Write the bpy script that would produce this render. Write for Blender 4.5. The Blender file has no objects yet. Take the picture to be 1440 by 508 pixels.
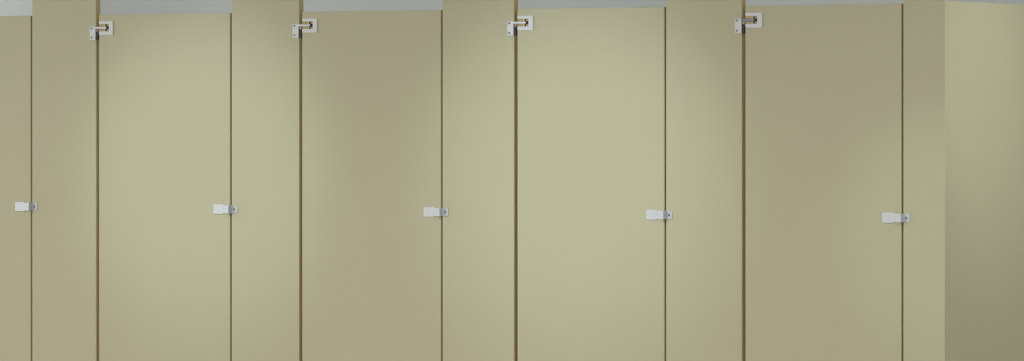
import bpy, bmesh, math
from mathutils import Vector, Matrix

C = bpy.context.scene.collection
SC = bpy.context.scene
SC.view_settings.view_transform = 'Standard'
SC.view_settings.look = 'None'
SC.view_settings.gamma = 1.0
SC.view_settings.use_curve_mapping = False
SC.view_settings.exposure = 0.40

# ------------------------------------------------------------------ materials
def mat(name, col, rough=0.5, metal=0.0, spec=0.5, vary=0.0, vscale=3.0, bump=0.0, bscale=400.0):
    m = bpy.data.materials.new(name); m.use_nodes = True
    nt = m.node_tree; n = nt.nodes; l = nt.links
    b = n['Principled BSDF']
    b.inputs['Base Color'].default_value = (*col, 1)
    b.inputs['Roughness'].default_value = rough
    b.inputs['Metallic'].default_value = metal
    b.inputs['Specular IOR Level'].default_value = spec
    tc = n.new('ShaderNodeTexCoord')
    if vary:
        nz = n.new('ShaderNodeTexNoise'); nz.inputs['Scale'].default_value = vscale
        nz.inputs['Detail'].default_value = 3
        l.new(tc.outputs['Object'], nz.inputs['Vector'])
        cr = n.new('ShaderNodeValToRGB')
        cr.color_ramp.elements[0].position = .3; cr.color_ramp.elements[1].position = .7
        cr.color_ramp.elements[0].color = (*[c*(1-vary) for c in col], 1)
        cr.color_ramp.elements[1].color = (*[min(1, c*(1+vary)) for c in col], 1)
        l.new(nz.outputs['Fac'], cr.inputs['Fac']); l.new(cr.outputs['Color'], b.inputs['Base Color'])
    if bump:
        nb = n.new('ShaderNodeTexNoise'); nb.inputs['Scale'].default_value = bscale
        l.new(tc.outputs['Object'], nb.inputs['Vector'])
        bp = n.new('ShaderNodeBump'); bp.inputs['Strength'].default_value = bump
        bp.inputs['Distance'].default_value = .001
        l.new(nb.outputs['Fac'], bp.inputs['Height']); l.new(bp.outputs['Normal'], b.inputs['Normal'])
    return m

M = {
    'enamel': mat('beige_enamel', (.520, .490, .322), .42, vary=.012, vscale=2.5),
    'edge':   mat('brown_edge_band', (.52, .41, .215), .6, vary=.04, vscale=20),
    'chrome': mat('white_satin_metal', (.72, .735, .745), .38, metal=0.0, vary=.02, vscale=60),
    'latch':  mat('pale_grey_satin_metal', (.56, .585, .605), .36, metal=.45, vary=.02, vscale=60),
    'screw':  mat('grey_screw', (.24, .27, .30), .35, metal=.6, vary=.03, vscale=200),
    'slot':   mat('dark_slot', (.05, .055, .06), .5, vary=.03, vscale=200),
    'steel':  mat('dark_steel_and_shade', (.17, .20, .23), .35, metal=.5, vary=.04, vscale=120),  # also carries the shade of one hinge arm
    'brass':  mat('tarnished_brass', (.45, .33, .13), .45, metal=.25, vary=.05, vscale=150),
    'pin':    mat('blued_steel_pin', (.07, .085, .11), .35, metal=.3, vary=.03, vscale=150),
    'black':  mat('black_nylon', (.010, .010, .016), .5, vary=.03, vscale=150),
    'dark_brown': mat('dark_brown_leg', (.045, .033, .016), .5, vary=.05, vscale=150),  # near-black brown for the bracket leg
    'ball':   mat('ivory_pivot', (.62, .56, .40), .35, vary=.02, vscale=150),
    'wall':   mat('grey_wall_paint', (.62, .65, .65), .7, vary=.015, vscale=4, bump=.15),
    'ceil':   mat('white_ceiling_paint', (.74, .75, .73), .8, vary=.015, vscale=4, bump=.2),
    'floor':  mat('grey_floor_tile', (.22, .216, .195), .4, vary=.06, vscale=5),
}

# ------------------------------------------------------------------ mesh helpers
def add_box(bm, x0, x1, y0, y1, z0, z1):
    v = [bm.verts.new(p) for p in [(x0,y0,z0),(x1,y0,z0),(x1,y1,z0),(x0,y1,z0),
                                   (x0,y0,z1),(x1,y0,z1),(x1,y1,z1),(x0,y1,z1)]]
    for f in [(0,3,2,1),(4,5,6,7),(0,1,5,4),(1,2,6,5),(2,3,7,6),(3,0,4,7)]:
        bm.faces.new([v[i] for i in f])

def round_poly(pts, r, n=4):
    """fillet the convex/concave corners of a closed 2-D outline; r: one radius or one per point"""
    out = []; N = len(pts)
    for i, p in enumerate(pts):
        ri = r[i] if isinstance(r, (list, tuple)) else r
        p = Vector(p); a = Vector(pts[i-1]); b = Vector(pts[(i+1) % N])
        if ri <= 0: out.append(p); continue
        da = (a-p).normalized(); db = (b-p).normalized()
        s = p+da*ri; e = p+db*ri
        for k in range(n+1):
            t = k/n
            out.append((1-t)**2*s + 2*t*(1-t)*p + t*t*e)
    return out

def add_prism_xz(bm, pts, y0, y1):
    """outline in (x, z) extruded along y"""
    a = [bm.verts.new((p[0], y0, p[1])) for p in pts]
    b = [bm.verts.new((p[0], y1, p[1])) for p in pts]
    bm.faces.new(a); bm.faces.new(b[::-1])
    for i in range(len(pts)):
        j = (i+1) % len(pts)
        bm.faces.new((a[j], a[i], b[i], b[j]))

def add_prism_xy(bm, pts, z0, z1):
    """outline in (x, y) extruded along z"""
    a = [bm.verts.new((p[0], p[1], z0)) for p in pts]
    b = [bm.verts.new((p[0], p[1], z1)) for p in pts]
    bm.faces.new(a[::-1]); bm.faces.new(b)
    for i in range(len(pts)):
        j = (i+1) % len(pts)
        bm.faces.new((a[i], a[j], b[j], b[i]))

def add_cyl(bm, p, axis, r, length, seg=20, r2=None):
    m = Matrix.Translation(p)
    if axis == 'y': m = m @ Matrix.Rotation(math.pi/2, 4, 'X')
    if axis == 'x': m = m @ Matrix.Rotation(math.pi/2, 4, 'Y')
    bmesh.ops.create_cone(bm, cap_ends=True, segments=seg, radius1=r, radius2=r if r2 is None else r2,
                          depth=length, matrix=m)

def obj(name, bm, material, parent=None, loc=(0, 0, 0), bevel=0.0, label=None):
    bmesh.ops.recalc_face_normals(bm, faces=bm.faces)
    me = bpy.data.meshes.new(name); bm.to_mesh(me); bm.free()
    me.materials.append(material)
    o = bpy.data.objects.new(name, me); C.objects.link(o)
    o.location = loc
    if parent: o.parent = parent
    if bevel:
        md = o.modifiers.new('bevel', 'BEVEL'); md.width = bevel; md.segments = 3
        md.limit_method = 'ANGLE'; md.angle_limit = math.radians(40)
        for p in me.polygons: p.use_smooth = True
        wn = o.modifiers.new('wn', 'WEIGHTED_NORMAL'); wn.keep_sharp = True
    if label: o['label'] = label
    return o

def thing(name, label, cat, loc, group=None):
    o = bpy.data.objects.new(name, None); C.objects.link(o)
    o.location = loc; o['label'] = label; o['category'] = cat; o['kind'] = 'thing'
    o.empty_display_size = .1
    if group: o['group'] = group
    return o

def copy_tree(o, parent=None):
    c = o.copy(); C.objects.link(c)
    if parent: c.parent = parent
    for ch in list(o.children): copy_tree(ch, c)
    return c

# ------------------------------------------------------------------ dimensions (metres)
PITCH = 0.9358                 # one stall front: door + latch gap + pilaster + hinge gap
DOOR_W = 0.6097
LATCH_GAP = 0.0066
HINGE_GAP = 0.0132
PIL_W = PITCH - DOOR_W - LATCH_GAP - HINGE_GAP
T = 0.029                      # board thickness
EYE = 1.395
TOP = EYE + 0.3854             # top of the doors
BOT = 0.30
CEIL = 2.44
Z_LATCH = EYE - 0.3574
Z_HINGE = EYE + 0.3355
X0 = -0.9131                   # left edge of the third door from the left
door_x = [X0 + PITCH*k for k in (-2, -1, 0, 1, 2)]
BACK = 1.62
EB = 0.0015                    # edge band thickness

# ------------------------------------------------------------------ the room
def struct(name, bm, m, **k):
    o = obj(name, bm, m, **k); o['kind'] = 'structure'; return o

XL, XR, YF = -7.0, 13.0, -17.0
WR = 7.0
bm = bmesh.new(); add_box(bm, XL, XR, YF, BACK+.15, -.12, 0); struct('floor', bm, M['floor'])
bm = bmesh.new(); add_box(bm, XL, XR, YF, BACK+.15, CEIL, CEIL+.12); struct('ceiling', bm, M['ceil'])
bm = bmesh.new(); add_box(bm, XL, XR, BACK, BACK+.15, 0, CEIL); struct('wall_back', bm, M['wall'])

bm = bmesh.new(); add_box(bm, WR, WR+.15, -4.5, BACK+.15, 0, CEIL); struct('light_block_right', bm, M['wall'])  # unseen stub wall, added to block ambient light from the right

# ------------------------------------------------------------------ hardware built at its own origin
SCREW_D = {}
def screw(parent, x, y, z, r=.0036, name='screw', cross=True):
    """raised round head with a cut cross, facing -y; y is the surface it sits on"""
    bm = bmesh.new()
    add_cyl(bm, (x, y-.0006, z), 'y', r, .0012)
    # domed cap
    add_cyl(bm, (x, y-.0016, z), 'y', r, .0008, r2=r*.7)
    # cross recess: two dark bars are left as raised ribs of the same head
    add_box(bm, x-r*.5, x+r*.5, y-.0022, y-.0019, z-r*.13, z+r*.13)
    add_box(bm, x-r*.13, x+r*.13, y-.0022, y-.0019, z-r*.5, z+r*.5)
    return obj(name, bm, M['screw'], parent)

def build_hinge_plate(parent):
    """on the door: origin at the door's left edge, front face, plate centre height"""
    w = .0684
    zt, zb = .0250, -.0280
    wt, wb, wr = zt-.0116, zt-.0392, .0492        # cut-out window open to the left
    pts = [(.0026, zb), (w, zb), (w, zt), (.0026, zt), (.0026, wt), (wr, wt), (wr, wb), (.0026, wb)]
    rr = [0.0006, .002, .002, .0006, .0006, .001, .001, .0006]
    bm = bmesh.new(); add_prism_xz(bm, round_poly(pts, rr, 3), -.0048, 0)
    p = obj('hinge_plate', bm, M['chrome'], parent, (0, 0, Z_HINGE), bevel=.0006,
            label='white metal hinge plate with a square cut-out open to the left')
    # brass bushes lying in the cut-out, upper and lower, left and right of the pin
    for (x0, x1) in ((.0035, .0255), (.0382, .0486)):
        for (z0, z1) in ((.0032, wt-.0006), (wb+.0006, -.0062)):
            bm = bmesh.new(); add_box(bm, x0, x1, -.0022, 0, z0, z1)
            obj('bushing', bm, M['brass'], p, bevel=.0006)
    bm = bmesh.new(); add_cyl(bm, (.0345, -.0030, (wt+wb)/2), 'z', .0026, wt-wb-.0006)
    obj('hinge_pin', bm, M['pin'], p, bevel=.0004)
    bm = bmesh.new(); add_box(bm, .0268, .0306, -.0030, 0, wb+.0003, wt-.0003)
    obj('pin_sleeve', bm, M['chrome'], p, bevel=.0006)
    bm = bmesh.new()
    add_cyl(bm, (.0434, -.0030, -.0006), 'y', .0052, .0060)
    add_cyl(bm, (.0434, -.0036, -.0006), 'y', .0030, .0062)
    obj('pin_socket', bm, M['black'], p, bevel=.0005)
    return p

def build_hinge_bracket(parent, shaded_arm=False):
    """on the pilaster: origin at the pilaster's right edge, front face, hinge plate centre height"""
    zt = .0515/2-.0208; zb = zt-.0515
    bm = bmesh.new()
    pts = round_poly([(-.0258, zb), (0, zb), (0, zt), (-.0258, zt)], .0015, 3)
    add_prism_xz(bm, pts, -.0068, 0)
    b = obj('hinge_bracket', bm, M['chrome'], parent, (PIL_W, 0, Z_HINGE), bevel=.0006,
            label='white metal hinge bracket held by two screws')
    screw(b, -.0176, -.0068, zt-.0072, .0042)
    screw(b, -.0176, -.0068, zt-.0428, .0042)
    bm = bmesh.new()                                   # arm reaching across the gap into the door plate
    add_prism_xz(bm, round_poly([(-.0006, -.0046), (.0515, -.0046), (.0535, -.0026), (.0535, .0010), (.0515, .0030), (-.0006, .0030)], .0006, 2), -.0092, -.0064)
    a = obj('hinge_arm', bm, M['steel'] if shaded_arm else M['chrome'], b, bevel=.0006)  # dark variant puts the arm's shade into its colour
    if shaded_arm: a['label'] = 'hinge arm coloured dark grey for its shade'
    bm = bmesh.new()                                   # return leg along the pilaster's edge, in the gap
    add_prism_xz(bm, round_poly([(.0002, zb), (.0098, zb), (.0098, zt-.0265), (.0002, zt-.0200)], .0006, 2), -.001, .020)
    obj('bracket_leg', bm, M['dark_brown'], b, bevel=.0006)
    bm = bmesh.new()
    bmesh.ops.create_uvsphere(bm, u_segments=20, v_segments=12, radius=.0046,
                              matrix=Matrix.Translation((.0072, -.0008, -.0098)))
    s = obj('pivot_ball', bm, M['ball'], b)
    for p in s.data.polygons: p.use_smooth = True
    bm = bmesh.new()                                   # dark collar curling round the ball
    N = 16
    ring = []
    for i in range(N+1):
        t = math.radians(-200 + 215*i/N)
        cx, cz = .0072+.0057*math.cos(t), -.0098+.0057*math.sin(t)
        ring.append((cx, cz))
    inner = [(.0072+(x-.0072)*.78, -.0098+(z+.0098)*.78) for x, z in ring]
    add_prism_xz(bm, ring+inner[::-1], -.003, .004)
    obj('pivot_collar', bm, M['steel'], b)
    return b

def build_latch_plate(parent):
    """on the door: origin at the door's right edge, front face, latch height"""
    x0, x1, h = -.0736, -.0130, .0372
    bm = bmesh.new()
    n0 = -.0295
    pts = [(x0, -h/2), (n0, -h/2), (n0+.002, -.0150), (x1, -.0150), (x1, .0150), (n0+.002, .0150), (n0, h/2), (x0, h/2)]
    add_prism_xz(bm, round_poly(pts, [.004, .002, .001, .001, .001, .001, .002, .004], 4), -.0036, 0)
    p = obj('latch_plate', bm, M['latch'], parent, (DOOR_W, 0, Z_LATCH), bevel=.001,
            label='pale grey metal latch plate with rounded corners')
    for dz in (.0092, -.0092):
        bm = bmesh.new(); add_cyl(bm, (-.0505, -.0038, dz), 'y', .0021, .0006)
        obj('rivet', bm, M['latch'], p)
    return p

def build_strike(parent):
    """on the pilaster: flat tab screwed to it, stepping forward and reaching over the door edge"""
    d, t, h = .0248, .0024, .0306
    L = .0172                                          # how far the raised end reaches back over the door
    prof = [(.0100, 0), (.0002, 0), (.0002, -d+t), (-L, -d+t), (-L, -d), (.0026, -d), (.0026, -t), (.0100, -t)]
    bm = bmesh.new(); add_prism_xy(bm, round_poly(prof, [0, .0005, .0012, .0005, .0008, .0016, .0012, 0], 4), -h/2, h/2)
    # flat tab with rounded outer corners
    add_prism_xz(bm, round_poly([(.0100, -h/2), (.0252, -h/2), (.0252, h/2), (.0100, h/2)], [0, .0040, .0040, 0], 5), -t, 0)
    bmesh.ops.remove_doubles(bm, verts=bm.verts, dist=.00001)
    kill = [f for f in bm.faces if all(abs(v.co.x-.0100) < 1e-5 for v in f.verts)]
    bmesh.ops.delete(bm, geom=kill, context='FACES')
    s = obj('strike', bm, M['latch'], parent, (0, 0, Z_LATCH), bevel=.0006,
            label='pale grey metal strap stepping from the pilaster over the door edge')
    screw(s, .0136, -t, 0, .0042)
    return s

# ------------------------------------------------------------------ doors
def build_door(label):
    t = thing('cubicle_door', label, 'door', (0, 0, 0), 'beige stall doors in a row')
    bm = bmesh.new(); add_box(bm, 0, DOOR_W-EB, 0, T, BOT, TOP)
    obj('door_panel', bm, M['enamel'], t, bevel=.0014)
    bm = bmesh.new(); add_box(bm, DOOR_W-EB, DOOR_W, .0014, T-.0014, BOT+.001, TOP-.001)
    obj('edge_band', bm, M['edge'], t, label='brown band on the latch-side edge')
    build_hinge_plate(t); build_latch_plate(t)
    return t

def build_pilaster(label, left_hw=True, right_hw=True, shaded_arm=False, band=True):
    t = thing('stall_pilaster', label, 'partition', (0, 0, 0), 'beige pilasters between the stall doors')
    e = EB if band else 0
    bm = bmesh.new(); add_box(bm, 0, PIL_W-e, 0, T, 0, CEIL)
    obj('pilaster_panel', bm, M['enamel'], t, bevel=.0014)
    if band:
        bm = bmesh.new(); add_box(bm, PIL_W-EB, PIL_W, .0014, T-.0014, 0, CEIL)
        obj('edge_band', bm, M['edge'], t, label='brown band on the hinge-side edge')
    if left_hw: build_strike(t)
    if right_hw: build_hinge_bracket(t, shaded_arm)
    return t

door_labels = [
    'beige stall door cut off by the left edge, only its latch side in view',
    'beige stall door, leftmost of the four whole doors, palest across its middle',
    'beige stall door, second of the four whole doors from the left',
    'beige stall door, third of the four whole doors from the left',
    'beige stall door nearest the end panel, hung on the hinge with shade-darkened arm',
]
d0 = build_door(door_labels[0])
for i, x in enumerate(door_x):
    d = d0 if i == 0 else copy_tree(d0)
    d.location = (x, 0, 0); d['label'] = door_labels[i]

# ------------------------------------------------------------------ pilasters
def pil_x(i): return door_x[i] + DOOR_W + LATCH_GAP        # the pilaster to the right of door i
p = build_pilaster('beige pilaster left of the door that the photo cuts off', True, True)
p.location = (door_x[0] - HINGE_GAP - PIL_W, 0, 0)
p1 = build_pilaster('tall beige pilaster between the cut-off left door and the first whole door')
p1.location = (pil_x(0), 0, 0)
p2 = copy_tree(p1); p2.location = (pil_x(1), 0, 0)
p2['label'] = 'tall beige pilaster between the first and second whole stall doors'
p3 = copy_tree(p1); p3.location = (pil_x(2), 0, 0)
p3['label'] = 'tall beige pilaster between the second and third whole stall doors'
p4 = build_pilaster('tall beige pilaster carrying the hinge bracket with the shade-darkened arm', shaded_arm=True)
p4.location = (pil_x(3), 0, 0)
# narrower end pilaster, no hinge
END_W = 1.7335 - pil_x(4)
PW = PIL_W; PIL_W = END_W
p5 = build_pilaster('narrow beige end pilaster between the last door and the end panel, with no hinge', True, False, band=False)
p5.location = (pil_x(4), 0, 0)
PIL_W = PW

# ------------------------------------------------------------------ end panel of the last stall
e = thing('stall_end_panel', 'beige side panel of the last stall receding at the right edge of the photo', 'partition', (pil_x(4)+END_W, 0, 0))
bm = bmesh.new(); add_box(bm, -T, -.0004, T+.0005, BACK-.002, 0, TOP+.0075)
obj('side_panel', bm, M['enamel'], e, bevel=.0014)

# ------------------------------------------------------------------ added lights
def spot(name, loc, aim, power, size_deg, blend, col=(1, 1, 1), rad=.08):
    d = bpy.data.lights.new(name, 'SPOT'); d.energy = power; d.color = col
    d.spot_size = math.radians(size_deg); d.spot_blend = blend; d.shadow_soft_size = rad
    o = bpy.data.objects.new(name, d); C.objects.link(o); o.location = loc
    o.rotation_euler = (Vector(aim)-Vector(loc)).to_track_quat('-Z', 'Y').to_euler()
    return o
def area(name, loc, aim, power, sx, sy, col=(1, 1, 1)):
    d = bpy.data.lights.new(name, 'AREA'); d.energy = power; d.color = col
    d.shape = 'RECTANGLE'; d.size = sx; d.size_y = sy
    o = bpy.data.objects.new(name, d); C.objects.link(o); o.location = loc
    o.rotation_euler = (Vector(aim)-Vector(loc)).to_track_quat('-Z', 'Y').to_euler()
    return o

COOL = (.76, .92, 1.0)
WARM = (1, .975, .95)
# spots added for the bright pools on the stall fronts
spot('added_spot', (-1.38, -2.4, CEIL-.05), (-1.37, 0, 1.22), 60, 30, .85, COOL)
spot('added_spot', (.26, -2.4, CEIL-.05), (.27, 0, 1.22), 74, 34, .95, COOL)
spot('added_spot', (1.72, -2.4, CEIL-.05), (1.70, 0, .98), 28, 20, 1.0, COOL, .04)  # narrow spot added to brighten the end pilaster
spot('added_spot', (3.3, -.15, CEIL-.05), (1.735, .30, 1.50), 37, 40, 1.0, (.96, .98, 1.0), .04)  # added for the bright band on the end panel
# fill panels added to lift the brightness, well in front of the stalls
for x, e_ in ((-3.6, 40), (0, 54), (3.6, 50)):
    area('added_fill_panel', (x, -3.4, CEIL-.02), (x, -3.4, 0), e_, 1.2, 1.2, WARM)
area('added_fill_panel', (4.4, .2, CEIL-.02), (4.4, .2, 0), 32, .6, 1.2, WARM)  # side fill added to light the end panel
# lights added behind the fronts to brighten the back wall
area('stall_wall_fill', (-.2, .75, CEIL-.02), (-.2, .9, 0), 12, 5.0, .15, (.95, .98, 1.0))
spot('stall_wall_fill_spot', (-3.75, .9, CEIL-.05), (-3.75, BACK, 1.9), 5.8, 70, .8, (.93, .98, 1.0))  # added for the bright patch at the wall's left

w = bpy.data.worlds.new('World'); SC.world = w; w.use_nodes = True
w.node_tree.nodes['Background'].inputs['Color'].default_value = (.93, .92, .885, 1)
w.node_tree.nodes['Background'].inputs['Strength'].default_value = 1.62

# ------------------------------------------------------------------ camera
F_PX = 6319.0
YAW = math.radians(30.656)
DIST = 16.362
cam = bpy.data.cameras.new('Camera'); co = bpy.data.objects.new('Camera', cam); C.objects.link(co)
cam.sensor_width = 36.0; cam.sensor_fit = 'HORIZONTAL'
cam.lens = 36.0*F_PX/1440.0
cam.shift_y = -(254-161.5)/1440.0
cam.clip_end = 100
co.location = (DIST*math.sin(YAW), -DIST*math.cos(YAW), EYE)
co.rotation_euler = (math.pi/2, 0, YAW)
SC.camera = co
